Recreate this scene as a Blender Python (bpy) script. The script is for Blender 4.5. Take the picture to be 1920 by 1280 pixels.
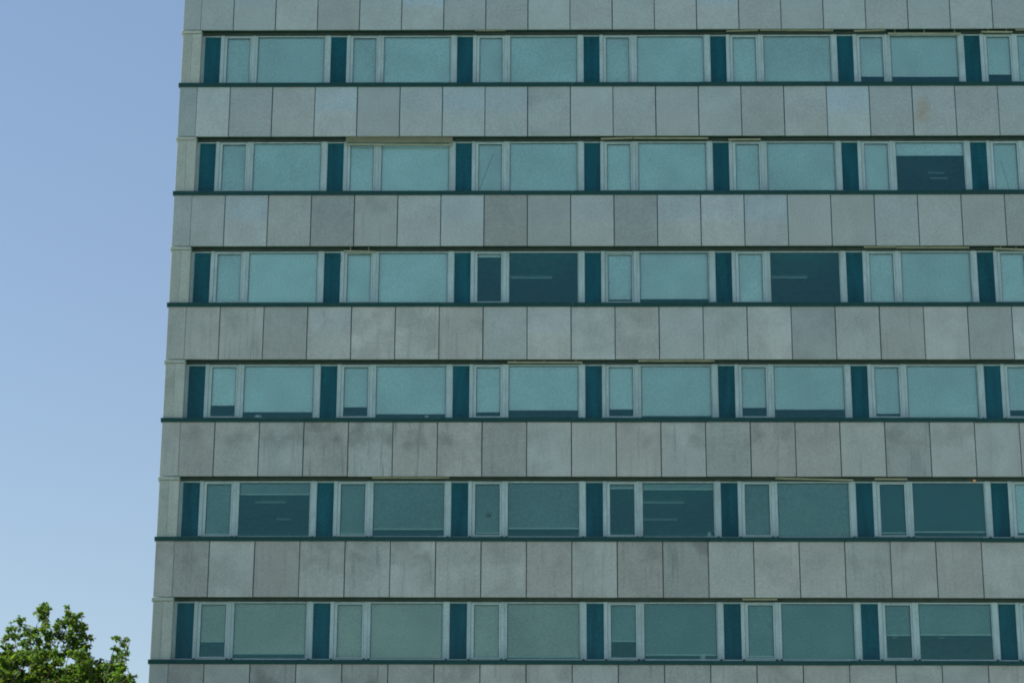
import bpy, bmesh, math, random
import numpy as np
from mathutils import Matrix, Vector

for o in list(bpy.data.objects):
    bpy.data.objects.remove(o)
scn = bpy.context.scene
col = scn.collection
random.seed(7)
RNG = np.random.default_rng(11)

# ------------------------------------------------------------------ camera
FPX = 4500.0                                   # focal length in pixels of the 1920 px wide photograph
YAW, PITCH, ROLL = -0.016680625, 0.322834823, -0.00491864
CX, CD, CAMZ = 9.025374, 61.916277, 1.6
cy, sy, cp, sp = math.cos(YAW), math.sin(YAW), math.cos(PITCH), math.sin(PITCH)
fwd = Vector((sy*cp, cy*cp, sp))
rgt = Vector((cy, -sy, 0))
dwn = fwd.cross(rgt)
cr, sr = math.cos(ROLL), math.sin(ROLL)
R_ = cr*rgt + sr*dwn
D_ = -sr*rgt + cr*dwn
CAM = Vector((CX, -CD, CAMZ))
cam_d = bpy.data.cameras.new('camera')
cam_d.sensor_width = 36
cam_d.lens = FPX/1920*36
cam_d.clip_start = 0.5
cam_d.clip_end = 9000
cam = bpy.data.objects.new('camera', cam_d)
col.objects.link(cam)
U_ = -D_
B_ = -fwd
cam.matrix_world = Matrix(((R_.x, U_.x, B_.x, CAM.x), (R_.y, U_.y, B_.y, CAM.y), (R_.z, U_.z, B_.z, CAM.z), (0, 0, 0, 1)))
scn.camera = cam

def at(x, y, Y):
    """point where the photo pixel's ray meets the vertical plane at depth Y"""
    v = R_*((x-960)/FPX) + D_*((y-640)/FPX) + fwd
    return CAM + v*((CD+Y)/v.y)

# ------------------------------------------------------------------ sky and sun
SUN = Vector((-0.60, 0.10, 0.79)).normalized()
elev = math.asin(SUN.z)
world = bpy.data.worlds.new('World')
scn.world = world
world.use_nodes = True
wn = world.node_tree.nodes
bg = wn['Background']
sky = wn.new('ShaderNodeTexSky')
sky.sky_type = 'NISHITA'
sky.sun_disc = False
sky.sun_elevation = elev
sky.sun_rotation = math.atan2(SUN.x, SUN.y)
sky.altitude = 3000
sky.air_density = 2.0
sky.dust_density = 1.4
sky.ozone_density = 1.2
tint = wn.new('ShaderNodeMix')
tint.data_type = 'RGBA'
tint.blend_type = 'MULTIPLY'
tint.inputs[0].default_value = 1.0
tint.inputs[7].default_value = (1.02, 0.985, 1.0, 1)
world.node_tree.links.new(sky.outputs[0], tint.inputs[6])
world.node_tree.links.new(tint.outputs[2], bg.inputs[0])
bg.inputs[1].default_value = 0.066
sun_d = bpy.data.lights.new('sun', 'SUN')
sun_d.energy = 5.0
sun_d.angle = math.radians(0.5)
sun_d.color = (1.0, 0.93, 0.82)
sun = bpy.data.objects.new('sun', sun_d)
col.objects.link(sun)
sun.location = (-60, 20, 80)
sun.rotation_euler = SUN.to_track_quat('Z', 'Y').to_euler()
vs = scn.view_settings
vs.view_transform = 'Standard'
vs.look = 'None'
vs.exposure = 0.85
vs.gamma = 1.0
vs.use_curve_mapping = False
scn.cycles.filter_width = 1.9

# ------------------------------------------------------------------ helpers
def NT(name):
    m = bpy.data.materials.new(name)
    m.use_nodes = True
    nt = m.node_tree
    bs = nt.nodes['Principled BSDF']
    def N(t, **k):
        n = nt.nodes.new('ShaderNode'+t)
        for a, b in k.items():
            setattr(n, a, b)
        return n
    def L(a, b):
        nt.links.new(a, b)
    return m, nt, bs, N, L

def plain(name, rgb, rough=0.6, spec=0.4, metal=0.0, var=0.12, scale=6.0, fine=120.0, per=0.0, stretch=None, fv=None):
    fv = var*.6 if fv is None else fv
    """painted or moulded surface: even colour with a little dirt and grain"""
    m, nt, bs, N, L = NT(name)
    tc = N('TexCoord')
    oi = N('ObjectInfo')
    add = N('VectorMath', operation='ADD')
    sc = N('VectorMath', operation='SCALE'); sc.inputs[3].default_value = 37.0
    cmb = N('CombineXYZ')
    for i in range(3): L(oi.outputs['Random'], cmb.inputs[i])
    L(cmb.outputs[0], sc.inputs[0]); L(tc.outputs['Object'], add.inputs[0]); L(sc.outputs[0], add.inputs[1])
    n1 = N('TexNoise'); n1.inputs['Scale'].default_value = scale; n1.inputs['Detail'].default_value = 5
    n2 = N('TexNoise'); n2.inputs['Scale'].default_value = fine; n2.inputs['Detail'].default_value = 2
    if stretch:
        mp = N('Mapping'); mp.inputs['Scale'].default_value = stretch
        L(add.outputs[0], mp.inputs[0]); L(mp.outputs[0], n1.inputs['Vector'])
    else:
        L(add.outputs[0], n1.inputs['Vector'])
    L(add.outputs[0], n2.inputs['Vector'])
    mr = N('MapRange'); mr.inputs[1].default_value = .3; mr.inputs[2].default_value = .7
    mr.inputs[3].default_value = 1-var; mr.inputs[4].default_value = 1+var
    L(n1.outputs[0], mr.inputs[0])
    mr2 = N('MapRange'); mr2.inputs[1].default_value = .3; mr2.inputs[2].default_value = .7
    mr2.inputs[3].default_value = 1-fv; mr2.inputs[4].default_value = 1+fv
    L(n2.outputs[0], mr2.inputs[0])
    mu = N('Math', operation='MULTIPLY'); L(mr.outputs[0], mu.inputs[0]); L(mr2.outputs[0], mu.inputs[1])
    pr = N('MapRange'); pr.inputs[3].default_value = 1-per; pr.inputs[4].default_value = 1+per
    L(oi.outputs['Random'], pr.inputs[0])
    mu2 = N('Math', operation='MULTIPLY'); L(mu.outputs[0], mu2.inputs[0]); L(pr.outputs[0], mu2.inputs[1])
    vm = N('VectorMath', operation='SCALE'); vm.inputs[0].default_value = rgb
    L(mu2.outputs[0], vm.inputs[3])
    L(vm.outputs[0], bs.inputs['Base Color'])
    bs.inputs['Roughness'].default_value = rough
    bs.inputs['Specular IOR Level'].default_value = spec
    bs.inputs['Metallic'].default_value = metal
    return m

def box_verts(b):
    x0, x1, y0, y1, z0, z1 = b
    return [(x0,y0,z0),(x1,y0,z0),(x1,y1,z0),(x0,y1,z0),(x0,y0,z1),(x1,y0,z1),(x1,y1,z1),(x0,y1,z1)]
BF = [(0,3,2,1),(4,5,6,7),(0,1,5,4),(1,2,6,5),(2,3,7,6),(3,0,4,7)]

def boxes_mesh(name, boxes, mat):
    V, F = [], []
    for b in boxes:
        n = len(V)
        V += box_verts(b)
        F += [tuple(i+n for i in f) for f in BF]
    me = bpy.data.meshes.new(name)
    me.from_pydata(V, [], F)
    me.materials.append(mat)
    return me

def slab_mesh(name, w, h, t, mat, ch=0.008):
    """cladding slab, left-bottom-front corner at the origin, chamfered front edges"""
    V = [(ch,0,ch),(w-ch,0,ch),(w-ch,0,h-ch),(ch,0,h-ch),
         (0,ch,0),(w,ch,0),(w,ch,h),(0,ch,h),
         (0,t,0),(w,t,0),(w,t,h),(0,t,h)]
    F = [(0,1,2,3)]
    for a in (0, 4):
        for i in range(4):
            j = (i+1) % 4
            F.append((a+i, a+4+i, a+4+j, a+j))
    F.append((11,10,9,8))
    me = bpy.data.meshes.new(name)
    me.from_pydata(V, [], F)
    me.materials.append(mat)
    return me

def add(name, me, parent=None, loc=(0,0,0), rot=(0,0,0), **props):
    o = bpy.data.objects.new(name, me)
    col.objects.link(o)
    o.parent = parent
    o.location = loc
    o.rotation_euler = rot
    for k, v in props.items():
        o[k] = v
    return o

def top(o, label, cat, group=None, kind=None):
    o['label'] = label
    if cat: o['category'] = cat
    if group: o['group'] = group
    if kind: o['kind'] = kind

# ------------------------------------------------------------------ materials
def concrete_mat(name, base):
    """exposed-aggregate slab: tone per slab, mottling, grain, dirt patches, rain streaks"""
    m, nt, bs, N, L = NT(name)
    tc = N('TexCoord'); oi = N('ObjectInfo')
    cmb = N('CombineXYZ')
    mul = N('Math', operation='MULTIPLY'); mul.inputs[1].default_value = 91.0
    L(oi.outputs['Random'], mul.inputs[0])
    for i in range(3): L(mul.outputs[0], cmb.inputs[i])
    add_ = N('VectorMath', operation='ADD'); L(tc.outputs['Object'], add_.inputs[0]); L(cmb.outputs[0], add_.inputs[1])
    P = add_.outputs[0]
    def attr(n):
        a = N('Attribute', attribute_type='OBJECT', attribute_name=n); return a.outputs['Fac']
    def noise(scale, detail=4, rough=.55, vec=P, stretch=None):
        n = N('TexNoise'); n.inputs['Scale'].default_value = scale; n.inputs['Detail'].default_value = detail
        n.inputs['Roughness'].default_value = rough
        if stretch:
            mp = N('Mapping'); mp.inputs['Scale'].default_value = stretch; L(vec, mp.inputs[0]); vec = mp.outputs[0]
        L(vec, n.inputs['Vector']); return n.outputs[0]
    def rng(v, a, b, c, d, smooth=False):
        r = N('MapRange')
        if smooth: r.interpolation_type = 'SMOOTHSTEP'
        r.inputs[1].default_value = a; r.inputs[2].default_value = b; r.inputs[3].default_value = c; r.inputs[4].default_value = d
        L(v, r.inputs[0]); return r.outputs[0]
    def mth(op, a, b):
        n = N('Math', operation=op)
        for i, v in enumerate((a, b)):
            if isinstance(v, (int, float)): n.inputs[i].default_value = v
            else: L(v, n.inputs[i])
        return n.outputs[0]
    tone = mth('ADD', mth('MULTIPLY', attr('tone'), 0.17), 1.0)
    mott = rng(noise(1.6, 4), .3, .7, .945, 1.055)
    mid = rng(noise(14, 4), .3, .7, .955, 1.045)
    grain = rng(noise(26, 2, .75), .28, .72, .84, 1.16)
    f = mth('MULTIPLY', mth('MULTIPLY', tone, mott), mth('MULTIPLY', mid, grain))
    # dirt: blotches with a ragged outline, stronger on some slabs; thin streaks running down
    sep = N('SeparateXYZ'); L(tc.outputs['Object'], sep.inputs[0])
    blot = rng(noise(1.5, 4, .5), .42, .72, 0, 1, True)
    zone = rng(mth('ADD', sep.outputs[2], mth('MULTIPLY', noise(3.0, 3), .5)), .75, 1.35, .12, 1, True)
    streak = rng(noise(1.0, 5, .6, stretch=(9, 9, .55)), .5, .74, 0, 1, True)
    dirt = mth('MULTIPLY', attr('dirt'), mth('MAXIMUM', mth('MULTIPLY', blot, zone), mth('MULTIPLY', streak, 1.0)))
    f = mth('MULTIPLY', f, mth('SUBTRACT', 1.0, mth('MULTIPLY', dirt, .30)))
    # paler worn field on some slabs
    wear = mth('MULTIPLY', attr('wear'), rng(noise(1.1, 3), .40, .62, 0, 1, True))
    f = mth('MULTIPLY', f, mth('ADD', 1.0, mth('MULTIPLY', wear, .20)))
    vm = N('VectorMath', operation='SCALE'); vm.inputs[0].default_value = base
    L(f, vm.inputs[3])
    # bluish-grey reflection painted into the colour of some slabs' upper field
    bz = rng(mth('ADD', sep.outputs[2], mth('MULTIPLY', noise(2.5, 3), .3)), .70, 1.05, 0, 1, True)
    bl = mth('MULTIPLY', attr('reflection_tint'), bz)
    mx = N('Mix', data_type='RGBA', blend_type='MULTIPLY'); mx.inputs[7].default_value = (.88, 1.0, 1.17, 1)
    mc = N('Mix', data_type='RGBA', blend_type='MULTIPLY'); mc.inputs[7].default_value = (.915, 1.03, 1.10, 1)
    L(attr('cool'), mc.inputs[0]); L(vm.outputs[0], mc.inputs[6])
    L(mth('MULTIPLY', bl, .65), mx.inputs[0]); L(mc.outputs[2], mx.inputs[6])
    # rust run
    rx = rng(mth('ABSOLUTE', mth('SUBTRACT', mth('ADD', sep.outputs[0], mth('MULTIPLY', noise(3, 4), .22)), .36), 0), .0, .30, 1, 0, True)
    rz = mth('MULTIPLY', rng(sep.outputs[2], .30, .55, 0, 1, True), rng(sep.outputs[2], .95, 1.25, 1, 0, True))
    ru = mth('MULTIPLY', attr('rust'), mth('MULTIPLY', rx, rz))
    mx2 = N('Mix', data_type='RGBA', blend_type='MULTIPLY'); mx2.inputs[7].default_value = (.99, .82, .70, 1)
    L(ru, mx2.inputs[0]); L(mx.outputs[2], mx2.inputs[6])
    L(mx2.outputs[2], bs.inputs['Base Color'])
    bs.inputs['Roughness'].default_value = .85
    bs.inputs['Specular IOR Level'].default_value = .25
    bp = N('Bump'); bp.inputs['Strength'].default_value = .25; bp.inputs['Distance'].default_value = .004
    L(noise(40, 2, .7), bp.inputs['Height']); L(bp.outputs[0], bs.inputs['Normal'])
    return m

def glass_mat():
    m, nt, bs, N, L = NT('window_glass')
    nt.nodes.remove(bs)
    out = nt.nodes['Material Output']
    tr = N('BsdfTransparent'); tr.inputs[0].default_value = (.93, .965, .96, 1)
    gl = N('BsdfGlossy'); gl.inputs['Roughness'].default_value = .015; gl.inputs[0].default_value = (.45, 1, .97, 1)
    fr = N('Fresnel'); fr.inputs[0].default_value = 1.65
    mx = N('MixShader')
    tc = N('TexCoord'); n = N('TexNoise'); n.inputs['Scale'].default_value = 1.3; n.inputs['Detail'].default_value = 1
    bp = N('Bump'); bp.inputs['Strength'].default_value = .06; bp.inputs['Distance'].default_value = .01
    L(tc.outputs['Object'], n.inputs['Vector']); L(n.outputs[0], bp.inputs['Height']); L(bp.outputs[0], gl.inputs['Normal'])
    L(fr.outputs[0], mx.inputs[0]); L(tr.outputs[0], mx.inputs[1]); L(gl.outputs[0], mx.inputs[2])
    L(mx.outputs[0], out.inputs[0])
    return m

def emit_mat(name, rgb, s):
    m, nt, bs, N, L = NT(name)
    bs.inputs['Base Color'].default_value = (*rgb, 1)
    bs.inputs['Emission Color'].default_value = (*rgb, 1)
    bs.inputs['Emission Strength'].default_value = s
    return m

M = {}
M['concrete'] = concrete_mat('aggregate_concrete', (.356, .403, .394))
M['pier'] = concrete_mat('pier_stone', (.35, .42, .395))
M['backing'] = plain('backing_wall', (.02, .045, .045), .9, .1)
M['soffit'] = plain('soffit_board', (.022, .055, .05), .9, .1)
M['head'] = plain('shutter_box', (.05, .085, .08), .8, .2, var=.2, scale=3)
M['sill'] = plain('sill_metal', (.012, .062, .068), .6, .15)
M['frame'] = plain('grey_aluminium', (.325, .475, .51), .5, .4, var=.13, per=.05, stretch=(1, 1, .3), fine=30, fv=.13)
M['gasket'] = plain('gasket', (.03, .05, .05), .8, .2)
M['infill'] = plain('teal_enamel_glass', (.006, .082, .112), .15, .2, var=.22, scale=2.2, fine=26, per=.12, stretch=(2.5, 2.5, .35), fv=.22)
M['glass'] = glass_mat()
M['blind_light'] = plain('pale_roller_fabric', (.76, .87, .94), .9, .1, var=.09, scale=.9, fine=26, per=.08, fv=.13)
M['blind_grey'] = plain('grey_roller_fabric', (.245, .335, .34), .9, .1, var=.13, scale=.8, fine=26, per=.12, fv=.17)
M['blind_warm'] = plain('weathered_roller_fabric', (.55, .52, .48), .9, .1, var=.12, scale=.8, fine=26, per=.10, fv=.15)
M['blind_dark'] = plain('dark_screen_fabric', (.035, .11, .12), .8, .1, var=.15, scale=1.0, fine=90)
M['hem'] = plain('hem_bar_metal', (.45, .60, .58), .4, .4)
M['rail'] = plain('cream_slat', (.30, .345, .26), .6, .3, var=.18, scale=4)
M['room_wall'] = plain('room_wall', (.14, .54, .46), .9, .1)
M['room_ceiling'] = plain('ceiling_board', (.14, .56, .48), .9, .1)
M['carpet'] = plain('carpet', (.08, .10, .10), .95, .05)
M['tube'] = emit_mat('lamp_tube', (.55, .95, 1.0), .02)
M['lamp'] = plain('lamp_body', (.13, .42, .40), .5, .4)
M['amber'] = emit_mat('amber_lens', (.9, .42, .15), .12)
M['dark'] = plain('dark_plastic', (.02, .03, .03), .6, .3)
M['ceramic'] = plain('pale_ceramic', (.62, .66, .58), .4, .5)
M['roof'] = plain('roof_gravel', (.2, .2, .19), .95, .1)

# ------------------------------------------------------------------ ground
def ground_mat():
    m, nt, bs, N, L = NT('ground')
    tc = N('TexCoord')
    n = N('TexNoise'); n.inputs['Scale'].default_value = .06; n.inputs['Detail'].default_value = 8
    L(tc.outputs['Object'], n.inputs['Vector'])
    r = N('ValToRGB'); r.color_ramp.elements[0].position = .44; r.color_ramp.elements[0].color = (.16, .20, .14, 1)
    r.color_ramp.elements[1].position = .56; r.color_ramp.elements[1].color = (.32, .34, .31, 1)
    L(n.outputs[0], r.inputs[0]); L(r.outputs[0], bs.inputs['Base Color'])
    bs.inputs['Roughness'].default_value = .95
    return m
g = bpy.data.meshes.new('ground')
S = 4000
g.from_pydata([(-S,-S,0),(S,-S,0),(S,S,0),(-S,S,0)], [], [(0,1,2,3)])
g.materials.append(ground_mat())
gr = add('ground', g)
gr['kind'] = 'structure'

# ------------------------------------------------------------------ the office building
H = 3.286524                      # storey height
Z0 = 30.079146 + CAMZ             # bottom edge of the topmost band in view
NB = 8                            # bays built in detail
ROWS = 6
BX0, BAY = -0.82, 3.6             # left edge of the first dark infill panel, bay width
XL, XR = -1.43, 28.59             # building corners
PXL, PXR = -0.895, 28.05          # inner edges of the corner piers
DEPTH = 15.0
PH = H - 1.785                    # visible slab height
zk = lambda k: Z0 - k*H
tower = add('office_building', None)
top(tower, 'large grey concrete slab office building with ribbon windows and teal infill panels', 'building')

# --- body behind the cladding
core = []
for k in range(-1, 8):
    z = zk(k)
    core.append((XL+.07, XR-.07, .075, .27, z+.06, z+PH+.04))
add('spandrel_wall', boxes_mesh('spandrel_wall', core, M['backing']), tower)
for k in range(0, 8):
    z = zk(k)
    add('floor_slab', boxes_mesh('floor_slab', [(XL+.1, XR-.1, .34, DEPTH-.2, z-.02, z+.40)], M['room_ceiling']), tower)
add('side_wall', boxes_mesh('side_wall_l', [(XL+.02, XL+.3, .5, DEPTH, 0, zk(-1)+PH)], M['pier']), tower, tone=0.0, dirt=.3)
add('side_wall', boxes_mesh('side_wall_r', [(XR-.3, XR-.02, .5, DEPTH, 0, zk(-1)+PH)], M['pier']), tower, tone=0.0, dirt=.3)
add('rear_wall', boxes_mesh('rear_wall', [(XL+.3, XR-.3, DEPTH-.3, DEPTH-.02, 0, zk(-1)+PH)], M['pier']), tower, tone=0.0, dirt=.3)
add('corridor_wall', boxes_mesh('corridor_wall', [(XL+.3, XR-.3, 6.2, 6.35, zk(6)+.4, zk(0)-.02)], M['room_wall']), tower)
low = [(XL, XR, .0, .26, 0, zk(9)+PH+.1)]
for k in (7, 8):
    low.append((XL, XR, .0, .26, zk(k), zk(k)+PH+.1))
for k in (6, 7, 8):
    low += [(XL, PXL, .02, .26, zk(k+1)+PH+.103, zk(k)-.003), (PXR, XR, .02, .26, zk(k+1)+PH+.103, zk(k)-.003)]
add('lower_facade', boxes_mesh('lower_facade', low, M['pier']), tower, tone=-.2, dirt=.4)
add('lower_glazing', boxes_mesh('lower_glazing', [(PXL, PXR, .265, .33, zk(9), zk(6)-.01)], M['infill']), tower)
add('upper_facade', boxes_mesh('upper_facade', [(XL, XR, .06, .30, zk(0)+PH+.12, zk(-1)+PH)], M['pier']), tower, tone=-.2, dirt=.3)
add('roof', boxes_mesh('roof', [(XL-.05, XR+.05, -.03, DEPTH+.05, zk(-1)+PH+.003, zk(-1)+PH+.35)], M['roof']), tower)

# --- cladding slabs, one object each; tone, dirt, painted reflection, wear read off the photograph
TONE = {
 0: [0,0,.3,.5,-.5,.3,.5,-.3,-.4,.4,.1,.2,.2,.5,0,0,.3,-.1,0,.1,-.2,.2],
 1: [-.7,.6,-.2,0,.7,-.2,.2,.5,.3,-.4,.4,-.1,.1,-.1,-.5,0,.9,-.2,0,-.3,-.1,.2],
 2: [-.3,-.2,.5,-.1,-1,0,.3,.6,-1.2,-.6,.3,-1,.4,.8,0,.2,-.3,0,.1,-.3,-.8,0],
 3: [-.2,0,.2,-.5,.4,.3,0,.1,0,.7,.1,-.2,.3,.3,.5,-.9,.1,-.3,.5,-.5,.4,0],
 4: [-.2,-.3,.3,-.2,-.5,.2,.2,0,-.7,.3,.4,0,.3,-.6,-.4,-.1,.5,-.3,.4,0,.2,-.2],
 5: [-.2,-.4,.3,-.3,-.1,0,.3,.3,.1,0,.2,-.6,-.7,.4,.1,.2,0,0,-.4,.1,.3,-.1],
 6: [-.3,-.2,0,-.4,.1,-.5,-.3,-.1,.1,0,.2,-.7,-.3,0,-.2,-.3,-.1,.1,-.2,0,.1,0]}
REFLECTION_TINT = {0: {6:1,13:1,2:.5,15:.4,20:.3,8:.4}, 1: {4:.9,6:.5,7:.8,8:.6,16:.9,5:.4,10:.4,1:.4,15:.3}, 2: {2:.8,12:.9,13:.7,14:.9,10:.6,7:.5,15:.4}, 3: {9:.5,4:.4,14:.2}}
DIRT = {0: .05, 1: .12, 2: .18, 3: .4, 4: .6, 5: .6, 6: .75}
DIRTX = {3: {2:.8,7:.9,4:.6,5:.6}, 4: {4:1.3,5:1.2,6:1.2,7:.9,14:1.2,17:1,2:.8,3:.8}, 5: {1:1,5:1.1,6:1,4:.8,9:.8,17:.9,11:.7,12:1}, 6: {3:1.2,5:1.2,7:1,11:1.3}, 2: {5:.6,4:.4}}
GAP = .011
m_full = slab_mesh('facade_panel', 1.2-2*GAP, PH, .06, M['concrete'])
m_first = slab_mesh('facade_panel_first', .935-GAP-.004, PH, .06, M['concrete'])
m_corner = slab_mesh('corner_panel', .495-.004, PH, .06, M['concrete'], .004)
m_last = slab_mesh('facade_panel_last', PXR-27.6-GAP-.004, PH, .06, M['concrete'])
m_cornerR = slab_mesh('corner_panel_r', XR-PXR-.004, PH, .06, M['concrete'], .004)
for k in range(0, 7):
    z = zk(k)
    def props(i):
        t = TONE[k][i] if i < len(TONE[k]) else random.uniform(-.5, .5)
        d = DIRTX.get(k, {}).get(i, DIRT[k]*random.uniform(.5, 1.2))
        w = random.uniform(0, 1) if (k >= 3 and t > -.3) else random.uniform(0, .5)
        return dict(tone=float(t)+(0, .05, 0, .05, -.15, -.3, -.3)[k], dirt=float(d), reflection_tint=float(REFLECTION_TINT.get(k, {}).get(i, random.uniform(.1, .35) if k < 2 else random.uniform(0, .2) if k < 4 else 0.0)),
                    wear=float(w), cool=min(1.0, max(0.0, (1.0, .85, .6, .35, .2, .15, .2)[k]+random.uniform(-.25, .25))), rust=1.0 if (k == 1 and i == 18) else 0.0)
    jit = lambda: (random.uniform(-.003, .003), random.uniform(-.0015, .0015))
    add('corner_panel', m_corner, tower, (XL, 0, z), **props(0))
    add('facade_panel', m_first, tower, (-.935+.004, .001, z), **props(1))
    for i in range(1, 24):
        dy, rz = jit()
        add('facade_panel', m_full, tower, ((i-1)*1.2+GAP+random.uniform(-.002, .002), dy+.003, z+random.uniform(-.003, .003)), (random.uniform(-.0012, .0012), 0, rz), **props(i+1))
    add('facade_panel', m_last, tower, (27.6+GAP, .001, z), **props(25))
    add('corner_panel', m_cornerR, tower, (PXR+.004, 0, z), **props(26))

# --- per storey: sills, soffits, piers
sill_prof = [(-.062,-1.682),(-.062,-1.738),(-.050,-1.740),(-.036,-1.790),(.05,-1.790),(.30,-1.690),(.30,-1.630),(.26,-1.632)]
def prism_x(name, prof, x0, x1, mat):
    n = len(prof)
    V = [(x0, y, z) for y, z in prof] + [(x1, y, z) for y, z in prof]
    F = [tuple(range(n)), tuple(range(2*n-1, n-1, -1))]
    for i in range(n):
        j = (i+1) % n
        F.append((i, i+n, j+n, j))
    me = bpy.data.meshes.new(name); me.from_pydata(V, [], F); me.materials.append(mat)
    bm = bmesh.new(); bm.from_mesh(me); bmesh.ops.recalc_face_normals(bm, faces=bm.faces); bm.to_mesh(me); bm.free()
    return me
sx = [XL-.04] + [2.45+3.6*i for i in range(8)]
sx[-1] = XR+.04
m_sills = [prism_x('sill', sill_prof, a+.004, b-.004, M['sill']) for a, b in zip(sx[:-1], sx[1:])]
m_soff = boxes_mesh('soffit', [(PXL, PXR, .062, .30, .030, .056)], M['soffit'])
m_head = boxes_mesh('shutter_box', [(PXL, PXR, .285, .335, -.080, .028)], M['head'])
hw = (PXL-XL)/2
m_pier = slab_mesh('pier', hw-.003, 1.555, .40, M['pier'], .006)
m_cap = slab_mesh('cap', PXL-XL+.035, .085, .38, M['pier'], .01)
for k in range(ROWS):
    z = zk(k)
    for ms_ in m_sills:
        add('sill', ms_, tower, (0, random.uniform(-.004, .003), z+random.uniform(-.003, .003)), (0, random.uniform(-.0006, .0006), 0))
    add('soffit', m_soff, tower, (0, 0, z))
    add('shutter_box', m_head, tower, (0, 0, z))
    for xx, xs in ((XL, 1), (PXR, -1)):
        p1 = add('pier', m_pier, tower, (xx+.004, .025, z-1.672), tone=random.uniform(-.35, .05), dirt=.5 if k > 2 else .25, wear=.2)
        add('pier', m_pier, tower, (xx+hw+.003, .022, z-1.672), tone=random.uniform(.05, .4), dirt=.4 if k > 2 else .2, wear=.3)
        add('cap', m_cap, p1, ((-.04 if xs > 0 else .002)-.004, -.030, 1.566), tone=random.uniform(0, .5), dirt=.8)

# --- windows
FY0, FY1 = .235, .31
GT, GB = -.120, -1.585            # fixed glass
CT, CB = -.157, -1.552            # casement glass
gy = .272
frame_boxes = [
 (.459, .558, FY0, FY1, -1.640, -.078),              # left post
 (.462, 3.590, .262, FY1+.01, -.120, -.080),         # head
 (.462, 3.590, .258, FY1+.01, -1.640, -1.587),       # bottom rail
 (1.352, 1.440, FY0, FY1, -1.640, -.082),            # mullion, two profiles
 (1.444, 1.510, FY0+.008, FY1, -1.640, -.082),
 (1.510, 1.522, .258, FY1, -1.587, -.120),           # glazing beads of the fixed light
 (3.414, 3.440, .258, FY1, -1.587, -.120),
 (3.444, 3.590, FY0, FY1, -1.640, -.078),            # right post
 (-.004, .462, .262, FY1+.012, -.112, -.081),        # thin trims round the infill panel
 (-.004, .462, .262, FY1+.012, -1.640, -1.600),
 (-.008, .004, FY0+.004, FY1, -1.600, -.112),
]
m_window = boxes_mesh('window', frame_boxes, M['frame'])
cas_boxes = [(.566, .644, 0, .06, CB-.034, CT+.034), (1.300, 1.347, 0, .06, CB-.034, CT+.034),
             (.644, 1.300, 0, .06, CT, CT+.034), (.644, 1.300, 0, .06, CB-.034, CB)]
m_cas = boxes_mesh('casement_frame', [(a, b, c, d, e-CB+.034, f-CB+.034) for a, b, c, d, e, f in cas_boxes], M['frame'])
m_infill = boxes_mesh('infill_panel', [(.004, .459, .272, .33, -1.602, -.110)], M['infill'])
def pane_mesh(w, h):
    return boxes_mesh('pane', [(0, w, 0, .006, 0, h)], M['glass'])
m_pane_c = pane_mesh(1.300-.644, CT-CB)
m_pane_f = pane_mesh(3.414-1.522, GT-GB)
def gasket_mesh(w, h):
    t = .011
    return boxes_mesh('gasket', [(0, t, -.012, 0, 0, h), (w-t, w, -.012, 0, 0, h), (t, w-t, -.012, 0, h-t, h), (t, w-t, -.012, 0, 0, t*.6)], M['gasket'])
m_gas_c = gasket_mesh(1.300-.644, CT-CB)
m_gas_f = gasket_mesh(3.414-1.522, GT-GB)
m_clip = boxes_mesh('clip', [(-.028, .028, -.02, .015, 0, .045), (-.014, .014, -.03, -.02, .008, .03)], M['dark'])
m_ledge = boxes_mesh('inner_sill', [(PXL+.05, PXR-.05, .325, .62, -1.665, -1.630)], M['room_wall'])
m_shared = {}

def blind_mesh(w, h, mat, crease=None):
    """roller fabric sheet with slight waves, thin but solid; crease = pull line"""
    nx, nz = 10, 8
    V, F = [], []
    ph = random.uniform(0, 6)
    for s in (0, 1):
        for j in range(nz+1):
            for i in range(nx+1):
                x, z = w*i/nx, -h*j/nz
                y = .004*math.sin(ph+3.1*x)*(j/nz) + .002*math.sin(ph*2+7*x+2*z)
                V.append((x, y+.0015*s, z))
    n = (nx+1)*(nz+1)
    for j in range(nz):
        for i in range(nx):
            a = j*(nx+1)+i
            F.append((a, a+nx+1, a+nx+2, a+1))
            F.append((n+a, n+a+1, n+a+nx+2, n+a+nx+1))
    me = bpy.data.meshes.new('blind')
    me.from_pydata(V, [], F); me.materials.append(mat)
    for p in me.polygons: p.use_smooth = True
    return me

L_, G_, W_, K_ = 'blind_light', 'blind_grey', 'blind_warm', 'blind_dark'
# (open share of casement light, of fixed light, fabric, hem bar)
BL = {
 0: [(0,0,L_,0)]*5 + [(.14,.15,L_,0), (.18,.05,L_,0), (0,.1,L_,0)],
 1: [(0,0,L_,0), (0,0,L_,0), (0,0,L_,0), (0,.02,L_,0), (0,0,L_,0), (0,.745,L_,0), (0,0,L_,0), (0,.3,L_,0)],
 2: [(0,0,L_,0), (0,0,L_,0), (.95,1,L_,0), (.07,.10,L_,0), (0,1,L_,0), (0,0,L_,0), (0,0,L_,0), (0,0,L_,0)],
 3: [(.235,.12,L_,0), (.2,.08,L_,0), (.10,.155,L_,0), (.16,.045,L_,0), (.19,.17,L_,0), (.07,.015,L_,0), (.14,.1,L_,0), (.1,.1,L_,0)],
 4: [(.02,.79,G_,1), (0,.14,G_,1), (.045,.155,G_,1), (.93,.89,G_,1), (0,0,G_,0), (.055,.095,K_,1), (.06,.08,L_,0), (0,.1,G_,1)],
 5: [(.30,.09,W_,1), (0,0,W_,0), (0,.035,W_,1), (.32,.08,G_,1), (0,.01,G_,1), (.44,.45,G_,1), (0,0,L_,0), (0,0,G_,0)]}
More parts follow.
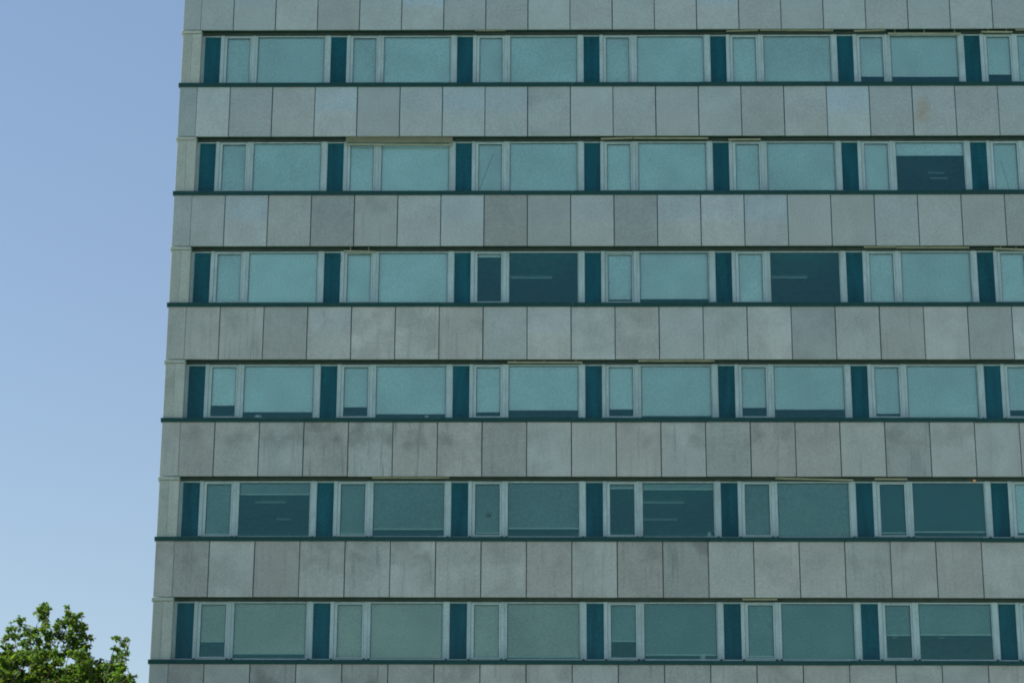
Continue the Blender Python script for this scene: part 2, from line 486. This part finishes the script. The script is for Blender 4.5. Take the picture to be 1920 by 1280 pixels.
for k in range(ROWS):
    z = zk(k)
    add('inner_sill', m_ledge, tower, (0, 0, z))
    add('jamb', m_shared.setdefault('jamb', boxes_mesh('jamb', [(PXL+.002, BX0-.012, .262, .33, -1.640, -.081)], M['frame'])), tower, (0, 0, z))
    for b in range(NB):
        X = BX0 + b*BAY
        oc, of, fab, hem = BL[k][b]
        add('infill_panel', m_infill, tower, (X, random.uniform(-.002, .002), z))
        w = add('window', m_window, tower, (X, 0, z))
        tilt = math.radians(-3) if (k == 2 and b == 3) else 0.0
        cf = add('casement_frame', m_cas, w, (0, .242, CB-.034), (tilt, 0, 0))
        # casement light
        pc = add('pane', m_pane_c, w, (.644, gy, CB), (tilt+random.uniform(-.002, .002), 0, random.uniform(-.002, .002)))
        add('gasket', m_gas_c, w, (.644, gy, CB), (tilt, 0, 0))
        pf = add('pane', m_pane_f, w, (1.522, gy+.004, GB), (random.uniform(-.002, .002), 0, random.uniform(-.002, .002)))
        add('gasket', m_gas_f, w, (1.522, gy+.004, GB))
        for (x0, x1, zt, zb, op) in ((.60, 1.345, CT, CB, oc), (1.50, 3.435, GT, GB, of)):
            if op >= 1: continue
            full = zt-zb
            hh = full*(1-op)
            if op == 0: hh = full+.03
            by = gy+.055 + (.05 if tilt else 0)
            add('blind', blind_mesh(x1-x0, hh+.02, M[fab]), w, (x0, by, zt+.02))
            if hem:
                add('hem_bar', boxes_mesh('hem_bar', [(0, x1-x0, -.012, .008, -.016, .016)], M['hem']), w, (x0, by, zb+op*full if op > 0 else zb+.05))
        for cxp in (.51, 1.375, 1.49, 3.52):
            add('clip', m_clip, w, (cxp, .232, -1.640))

# crease lines of two hanging blinds, drawn as added thin rods in front of the fabric
def cord(name, a, b, r, mat, parent):
    a, b = Vector(a), Vector(b)
    d = (b-a); L = d.length
    V, F = [], []
    for e in (0, L):
        for i in range(6):
            t = i*math.pi/3
            V.append((r*math.cos(t), r*math.sin(t), e))
    for i in range(6):
        j = (i+1) % 6
        F.append((i, j, j+6, i+6))
    F.append((5,4,3,2,1,0)); F.append((6,7,8,9,10,11))
    me = bpy.data.meshes.new(name); me.from_pydata(V, [], F); me.materials.append(mat)
    o = add(name, me, parent, a)
    o.rotation_euler = d.to_track_quat('Z', 'Y').to_euler()
    return o
M['cord'] = plain('cord', (.16, .25, .24), .8, .2)  # dull tone of the added crease rods
for (pa, pb, r) in (((925, 288), (899, 356), .006), ((1876, 300), (1893, 356), .004)):
    cord('crease_line', at(*pa, gy+.045), at(*pb, gy+.045), r, M['cord'], tower)

# impact mark stuck on one casement pane: a dark ragged splash
def splash():
    c = at(916, 965, gy-.004)
    V, F = [], []
    rnd = random.Random(3)
    n = 34
    V.append((0, 0, 0))
    for i in range(n):
        t = 2*math.pi*i/n
        r = (.05 if i % 2 else .10)*rnd.uniform(.55, 1.35)
        V.append((r*math.cos(t), 0, r*math.sin(t)))
    for i in range(n): F.append((0, 1+i, 1+(i+1) % n))
    me = bpy.data.meshes.new('stain'); me.from_pydata(V, [], F)
    m, nt, bs, N, L = NT('splash_dirt')
    bs.inputs['Base Color'].default_value = (.03, .04, .035, 1); bs.inputs['Roughness'].default_value = .9
    tc = N('TexCoord'); no = N('TexNoise'); no.inputs['Scale'].default_value = 28; no.inputs['Detail'].default_value = 3
    mr = N('MapRange'); mr.inputs[1].default_value = .38; mr.inputs[2].default_value = .62; mr.inputs[3].default_value = 0; mr.inputs[4].default_value = .75
    L(tc.outputs['Object'], no.inputs['Vector']); L(no.outputs[0], mr.inputs[0]); L(mr.outputs[0], bs.inputs['Alpha'])
    me.materials.append(m)
    add('stain', me, tower, c)
splash()

# --- outside venetian blinds drawn up under the soffit: rails seen below the slab edge
def shade(k, x0, x1, y0, y1, hang=(), slats=0):
    Y = .15
    a, b = at(x0, y0, Y), at(x1, y1, Y)
    w = b.x-a.x
    ang = -math.atan2(b.z-a.z, w)
    bx = [(0, w, -.028, .028, -.016, .016), (0, .012, -.031, .031, -.02, .02), (w-.012, w, -.031, .031, -.02, .02)]
    o = add('sunshade', boxes_mesh('sunshade', bx, M['rail']), tower, a, (0, ang, 0))
    for hx in hang:
        h = at(hx, y0, Y).x-a.x
        zt = zk(k)+.03-a.z
        add('hanger', boxes_mesh('hanger', [(h-.009, h+.009, -.012, .012, .017, max(zt, .06))], M['rail']), o)
    for s in range(slats):
        zz = .075+s*.027
        add('slat', boxes_mesh('slat', [(-.01, w+.01, -.045-.004*(s % 2), .035, zz, zz+.011)], M['rail']), o)
    return o
shade(0, 891, 948, 57.3, 57.0)
shade(0, 1362, 1421, 58.7, 57.0)
shade(0, 1425, 1562, 56.6, 57.4)
shade(0, 1601, 1660, 58.3, 56.8)
shade(0, 1665, 1801, 63.5, 63.6, (1678, 1733, 1790))
shade(0, 1840, 1898, 60.2, 60.6, (1853, 1887))
shade(0, 1904, 1962, 56.2, 56.2)
shade(1, 649, 848, 271.3, 272, (), 6)
shade(1, 1126.6, 1186, 260.6, 258.8)
shade(1, 1187.5, 1328, 259, 259.4)
shade(1, 1366, 1426, 262, 261.6)
s3 = shade(2, 645, 704, 470.8, 472.6, (657, 691))
cord('cord', Vector(at(642, 478, .15))-Vector(at(645, 470.8, .15)), Vector(at(637, 503, .15))-Vector(at(645, 470.8, .15)), .006, M['dark'], s3)
shade(2, 1620, 1679, 463.2, 463.0)
shade(2, 1680, 1817, 464.0, 464.2)
shade(2, 1864, 1924, 466.0, 468.4, (1876, 1905))
shade(3, 951.6, 1092, 679.2, 679.4, (965, 1020, 1080))
shade(3, 1197, 1340, 676.3, 676.3)
shade(4, 698, 842, 895.2, 895.2)
shade(4, 1454, 1600, 896.3, 899.8)
shade(4, 1640, 1701, 897.6, 898.0)
shade(5, 1392, 1457, 1123.0, 1123.2)

# tiny amber marker lamp on the soffit
am = at(1827, 900.5, .12)
add('marker_lamp', boxes_mesh('marker_lamp', [(-.03, .03, -.02, .02, -.012, .012), (-.018, .018, -.026, -.02, -.008, .008)], M['amber']), tower, am)

# --- office rooms behind the open windows: tube lamps on the ceiling
def tube(x0, x1, y, Y):
    a = at(x0, y, Y); b = at(x1, y, Y)
    k = min(range(ROWS), key=lambda q: abs((zk(q)-.03)-a.z))
    zc = zk(k)-.02
    o = add('ceiling_light', boxes_mesh('ceiling_light', [(0, b.x-a.x, -.07, .07, -.05, -.002)], M['lamp']), tower, (a.x, Y, zc))
    add('tube', boxes_mesh('tube', [(.03, b.x-a.x-.03, -.03, .0, -.075, -.05)], M['tube']), o)
LAMPS = [(1, 1738, 1772, 2.6), (1, 1742, 1778, 3.0), (2, 955, 1037, 2.4), (2, 1445, 1515, 2.4), (4, 477, 538, 2.5), (4, 517, 547, 4.4),
         (4, 1204, 1285, 2.5), (4, 1190, 1272, 4.4), (5, 1671, 1684, 4.9), (5, 1759, 1773, 4.9)]
for k, x0, x1, Y in LAMPS:
    zc = zk(k)-.05
    # pixel row on which that ceiling height appears at depth Y
    y = 640
    for _ in range(30):
        y += (at(x0, y, Y).z-zc)*FPX/70
    tube(x0, x1, y, Y)

# --- things standing on the inner window sills
def lathe(name, prof, mat, n=20):
    V, F = [], []
    for r, z in prof:
        for i in range(n):
            t = 2*math.pi*i/n
            V.append((r*math.cos(t), r*math.sin(t), z))
    for j in range(len(prof)-1):
        for i in range(n):
            q = (i+1) % n
            F.append((j*n+i, j*n+q, (j+1)*n+q, (j+1)*n+i))
    F.append(tuple(range(n-1, -1, -1)))
    me = bpy.data.meshes.new(name); me.from_pydata(V, [], F); me.materials.append(mat)
    for p in me.polygons: p.use_smooth = True
    return me
def on_sill(name, me, px, k, label, cat, Y=.45):
    X = at(px, 300+k*200, Y).x
    X = min((abs(at(px, yy, Y).z-(zk(k)-1.6)), at(px, yy, Y).x) for yy in range(0, 1290, 5))[1]
    o = add(name, me, None, (X, Y, zk(k)-1.630))
    top(o, label, cat)
bowl = [(.06, 0), (.07, .012), (.10, .05), (.115, .10), (.105, .135), (.075, .165), (.03, .18), (.004, .182)]
mug = [(.045, 0), (.055, .008), (.058, .10), (.062, .125), (.056, .127), (.050, .11), (.048, .02), (.004, .018)]
vase = [(.04, 0), (.06, .03), (.065, .09), (.04, .15), (.028, .18), (.034, .20), (.026, .20), (.02, .15), (.004, .10)]
on_sill('bowl', lathe('bowl', bowl, M['ceramic']), 484, 3, 'pale rounded bowl on the sill of the leftmost window, third row from the bottom', 'bowl')
on_sill('jar', lathe('jar', mug, M['ceramic']), 800, 3, 'small pale pot at right end of second window, third row from the bottom', 'pot', .40)
on_sill('mug', lathe('mug', mug, M['ceramic']), 1018, 5, 'left one of two small pale cups on a bottom-row window sill', 'cup', .40)
on_sill('mug', lathe('mug2', [(r*1.15, z) for r, z in mug], M['ceramic']), 1034, 5, 'right one of two small pale cups on a bottom-row window sill', 'cup', .40)
on_sill('pot', lathe('pot', [(r*1.3, z*1.2) for r, z in mug], M['ceramic']), 1318, 5, 'pale pot on the sill of the fourth bottom-row window', 'pot', .40)
on_sill('vase', lathe('vase', vase, M['ceramic']), 1330, 4, 'small slim pale vase on the right end of a dark unshaded window sill', 'vase', .40)

# ------------------------------------------------------------------ the tree at the lower left
TY = -6.0
def leaf_mat():
    m, nt, bs, N, L = NT('leaf')
    out = nt.nodes['Material Output']
    geo = N('NewGeometry')
    r = N('ValToRGB')
    e = r.color_ramp.elements
    e[0].position = 0; e[0].color = (.026, .078, .022, 1)
    e[1].position = 1; e[1].color = (.115, .165, .024, 1)
    x = e.new(.6); x.color = (.062, .122, .022, 1)
    L(geo.outputs['Random Per Island'], r.inputs[0])
    L(r.outputs[0], bs.inputs['Base Color'])
    bs.inputs['Roughness'].default_value = .6; bs.inputs['Specular IOR Level'].default_value = .15
    tl = N('BsdfTranslucent')
    mxc = N('Mix', data_type='RGBA', blend_type='MULTIPLY'); mxc.inputs[0].default_value = 1; mxc.inputs[7].default_value = (2.3, 2.2, .9, 1)
    L(r.outputs[0], mxc.inputs[6]); L(mxc.outputs[2], tl.inputs[0])
    ms = N('MixShader'); ms.inputs[0].default_value = .42
    L(bs.outputs[0], ms.inputs[1]); L(tl.outputs[0], ms.inputs[2]); L(ms.outputs[0], out.inputs[0])
    return m
M['leaf'] = leaf_mat()
M['bark'] = plain('bark', (.09, .075, .055), .9, .1, var=.3, scale=8)

CL = []       # clusters in the 6.4x zoom of the photo's lower left corner: x, y, radius
CL += [(535,205,45),(505,240,60),(560,250,55),(590,255,30),(470,280,45),(530,310,80),(420,310,20),(500,360,60),(540,400,50),(560,440,45),(545,500,75),(500,490,50),(560,570,80),
 (810,235,32),(780,245,20),(815,300,50),(850,350,80),(940,335,55),(985,315,30),(900,390,70),(830,410,90),(760,430,70),(710,410,50),(670,460,45),(950,460,75),(1000,450,45),(900,480,80),
 (245,385,48),(195,395,25),(280,375,25),(125,420,18),(235,450,35),(235,510,22),(130,495,55),(80,510,25),(180,490,30),(310,480,40),
 (130,590,70),(60,610,45),(200,600,50),(30,640,20),(110,720,50),(40,720,40),(150,700,35),(80,680,30),
 (340,540,70),(420,530,70),(280,560,40),(330,640,75),(430,620,80),(250,680,40),(330,720,60),(480,740,70),(470,660,60),(600,620,75),(640,560,50),(700,510,70),(760,600,90),(700,590,60),
 (860,560,95),(960,560,70),(1010,500,45),(1040,600,70),(1100,610,35),(990,690,70),(900,640,90),(870,710,90),(780,740,60),(1040,720,50),(1080,700,20),(640,780,55),(560,700,50),
 (920,790,80),(990,830,75),(730,830,55),(1040,800,35),(870,820,40),(600,720,40),(680,700,25),
 (1390,590,24),(1355,600,12),(1420,615,45),(1500,625,42),(1540,630,18),(1470,680,50),(1535,715,14),(1390,730,50),(1420,770,50),(1500,780,48),(1530,800,25),(1400,840,60),(1460,840,50),(1330,890,50),(1440,910,60),(1360,940,60),(1480,960,45),
 (1210,890,50),(1150,900,40),(1260,930,55),(1190,950,45),(1300,960,60),(1480,900,25),(1410,1000,60),(1090,880,40),(1520,870,12),
 (1560,1070,40),(1600,1080,28),(1635,1055,20),(1500,1090,55),(1540,1120,45),(1420,1080,60),(1590,1130,30),(1480,1140,60)]
rr = random.Random(5)
holes = [(825,870,62),(700,690,38),(330,990,42),(205,735,45),(600,870,30),(880,900,30),(760,930,20)]
def free(x, y):
    return all((x-a)**2+(y-b)**2 > (c+25)**2 for a, b, c in holes)
for _ in range(420):                       # the closed mass of the crown's visible foot
    x, y = rr.uniform(-40, 1480), rr.uniform(770, 1180)
    if x > 1060 and y < 960+.0*x: continue
    if not free(x, y): continue
    CL.append((x, y, rr.uniform(34, 70)))
PXM = 79.0*6.4
clusters = []
tip0 = at(60, 1280, TY)
for x, y, r in CL:
    mass = y > 770
    Yd = TY + rr.gauss(0, 1.15 if mass else .6)
    c = at(x/6.4, 1100+y/6.4, Yd)
    clusters.append((c, r/PXM*(1.0 if mass else .92)))
tree_base = Vector((-3.0, TY+.2, 0))
ccen = Vector((-2.9, TY+.2, 9.2))
for i_ in range(1200):                       # the rest of the crown, below and left of the frame
    while True:
        p = Vector((rr.uniform(-1, 1), rr.uniform(-1, 1), rr.uniform(-1, 1)))
        if .3 < p.length < 1: break
    if i_ < 680:
        c = ccen + Vector((p.x*2.9, p.y*2.6, p.z*3.1))
    elif i_ >= 900:
        c = Vector((-2.5, TY+.1, 11.2)) + Vector((p.x*2.5, p.y*2.1, rr.uniform(-1.1, .9)))
    else:
        c = Vector((-4.3, TY+.1, 10.9)) + Vector((p.x*1.7, p.y*1.9, p.z*2.2))
    pv = c-CAM
    px = 960+FPX*pv.dot(R_)/pv.dot(fwd); py = 640+FPX*pv.dot(D_)/pv.dot(fwd)
    if py < 1275 and px > -15: continue
    if px > 225 and py < 1345: continue
    clusters.append((c, rr.uniform(.15, .3)))
# maple-like leaf outline, folded a little along the midrib
lo = [(0,0),(.30,.10),(.50,.42),(.26,.48),(.22,.62),(0,1.0)]
LV = [(x, y, .18*abs(x)) for x, y in lo] + [(-x, y, .18*abs(x)) for x, y in lo[1:-1]]
LV = np.array(LV)
LF = np.array([(0,1,2),(0,2,3),(0,3,4),(0,4,5),(0,7,6),(0,8,7),(0,9,8),(0,5,9)])
pos, rad = [], []
for c, r in clusters:
    n = max(6, int(44*(r/.11)**1.8))
    n = min(n, 190)
    d = RNG.normal(0, 1, (n, 3)); d /= np.linalg.norm(d, axis=1)[:, None]
    q = d*(RNG.random(n)**.45)[:, None]*r*np.array([1.05, 1.05, .9])
    pos.append(np.array(c)+q)
pos = np.concatenate(pos)
n = len(pos)
s = RNG.uniform(.055, .105, n)
az = RNG.uniform(0, 2*np.pi, n)
tl = RNG.normal(.55, .38, n)               # droop below the horizontal
rl = RNG.normal(0, .5, n)
ux = np.stack([np.cos(az)*np.cos(tl), np.sin(az)*np.cos(tl), -np.sin(tl)], 1)      # along the leaf
sd = np.stack([-np.sin(az), np.cos(az), np.zeros(n)], 1)
nn = np.cross(sd, ux)
nn = -nn
c_, s_ = np.cos(rl)[:, None], np.sin(rl)[:, None]
sd2 = sd*c_ + nn*s_
nn2 = nn*c_ - sd*s_
V = pos[:, None, :] + s[:, None, None]*(LV[None, :, 0:1]*sd2[:, None, :] + LV[None, :, 1:2]*ux[:, None, :] + LV[None, :, 2:3]*nn2[:, None, :])
F = (LF[None] + (np.arange(n)*len(LV))[:, None, None]).reshape(-1, 3)
me = bpy.data.meshes.new('crown')
me.from_pydata(V.reshape(-1, 3).tolist(), [], F.tolist())
me.materials.append(M['leaf'])
tree = add('maple_tree', None, None, tree_base)
top(tree, 'leafy green tree with sunlit crown in front of the sky beside the building', 'tree')
cr_o = add('crown', me, tree, -tree_base)
cr_o['kind'] = 'stuff'

def tubes_mesh(name, segs, mat, n=6):
    V, F = [], []
    for a, b, ra, rb in segs:
        a, b = Vector(a), Vector(b)
        d = (b-a)
        if d.length < 1e-4: continue
        q = d.to_track_quat('Z', 'Y')
        o = len(V)
        for p, r in ((a, ra), (b, rb)):
            for i in range(n):
                t = 2*math.pi*i/n
                V.append(tuple(p + q @ Vector((r*math.cos(t), r*math.sin(t), 0))))
        for i in range(n):
            j = (i+1) % n
            F.append((o+i, o+j, o+n+j, o+n+i))
        F.append(tuple(o+i for i in range(n-1, -1, -1))); F.append(tuple(o+n+i for i in range(n)))
    me = bpy.data.meshes.new(name); me.from_pydata(V, [], F); me.materials.append(mat)
    return me
fork = Vector((0, 0, 4.6))
tr = [(Vector((0,0,-.1)), Vector((.02,0,.5)), .30, .23), (Vector((.02,0,.5)), Vector((-.03,.02,2.6)), .23, .20), (Vector((-.03,.02,2.6)), fork, .20, .18)]
add('trunk', tubes_mesh('trunk', tr, M['bark'], 12), tree)
heads = [Vector((.9, -.3, 6.6)), Vector((-.6, .5, 7.2)), Vector((1.9, .3, 7.6)), Vector((-1.7, -.4, 6.4)), Vector((.4, 1.2, 6.4)), Vector((.2, -1.2, 6.8)), Vector((.5, .1, 9.2)), Vector((2.6, 0, 8.6)), Vector((-.6, -.2, 9.0))]
heads = [h+Vector((0, 0, 1.6)) for h in heads]
segs = []
nodes_ = []
for h in heads:
    mid_ = fork.lerp(h, .5)+Vector((rr.uniform(-.2,.2), rr.uniform(-.2,.2), rr.uniform(-.1,.3)))
    segs += [(fork-Vector((0,0,.1)), mid_, .12, .085), (mid_, h, .085, .05)]
    nodes_ += [mid_, h]
add('branches', tubes_mesh('branches', segs, M['bark'], 8), tree)
tw = []
cpts = [c-tree_base for c, r in clusters]
for p in cpts:
    cand = [q for q in cpts if q.z < p.z-.10 and (q-p).length < .9] + [h for h in nodes_ if h.z < p.z-.1 and (h-p).length < 1.6]
    if not cand: continue
    h = min(cand, key=lambda q: (q-p).length)
    m_ = h.lerp(p, .5)+Vector((rr.uniform(-.04,.04), rr.uniform(-.04,.04), 0))
    tw += [(h, m_, .011, .008), (m_, p, .008, .004)]
add('twigs', tubes_mesh('twigs', tw, M['bark'], 4), tree)
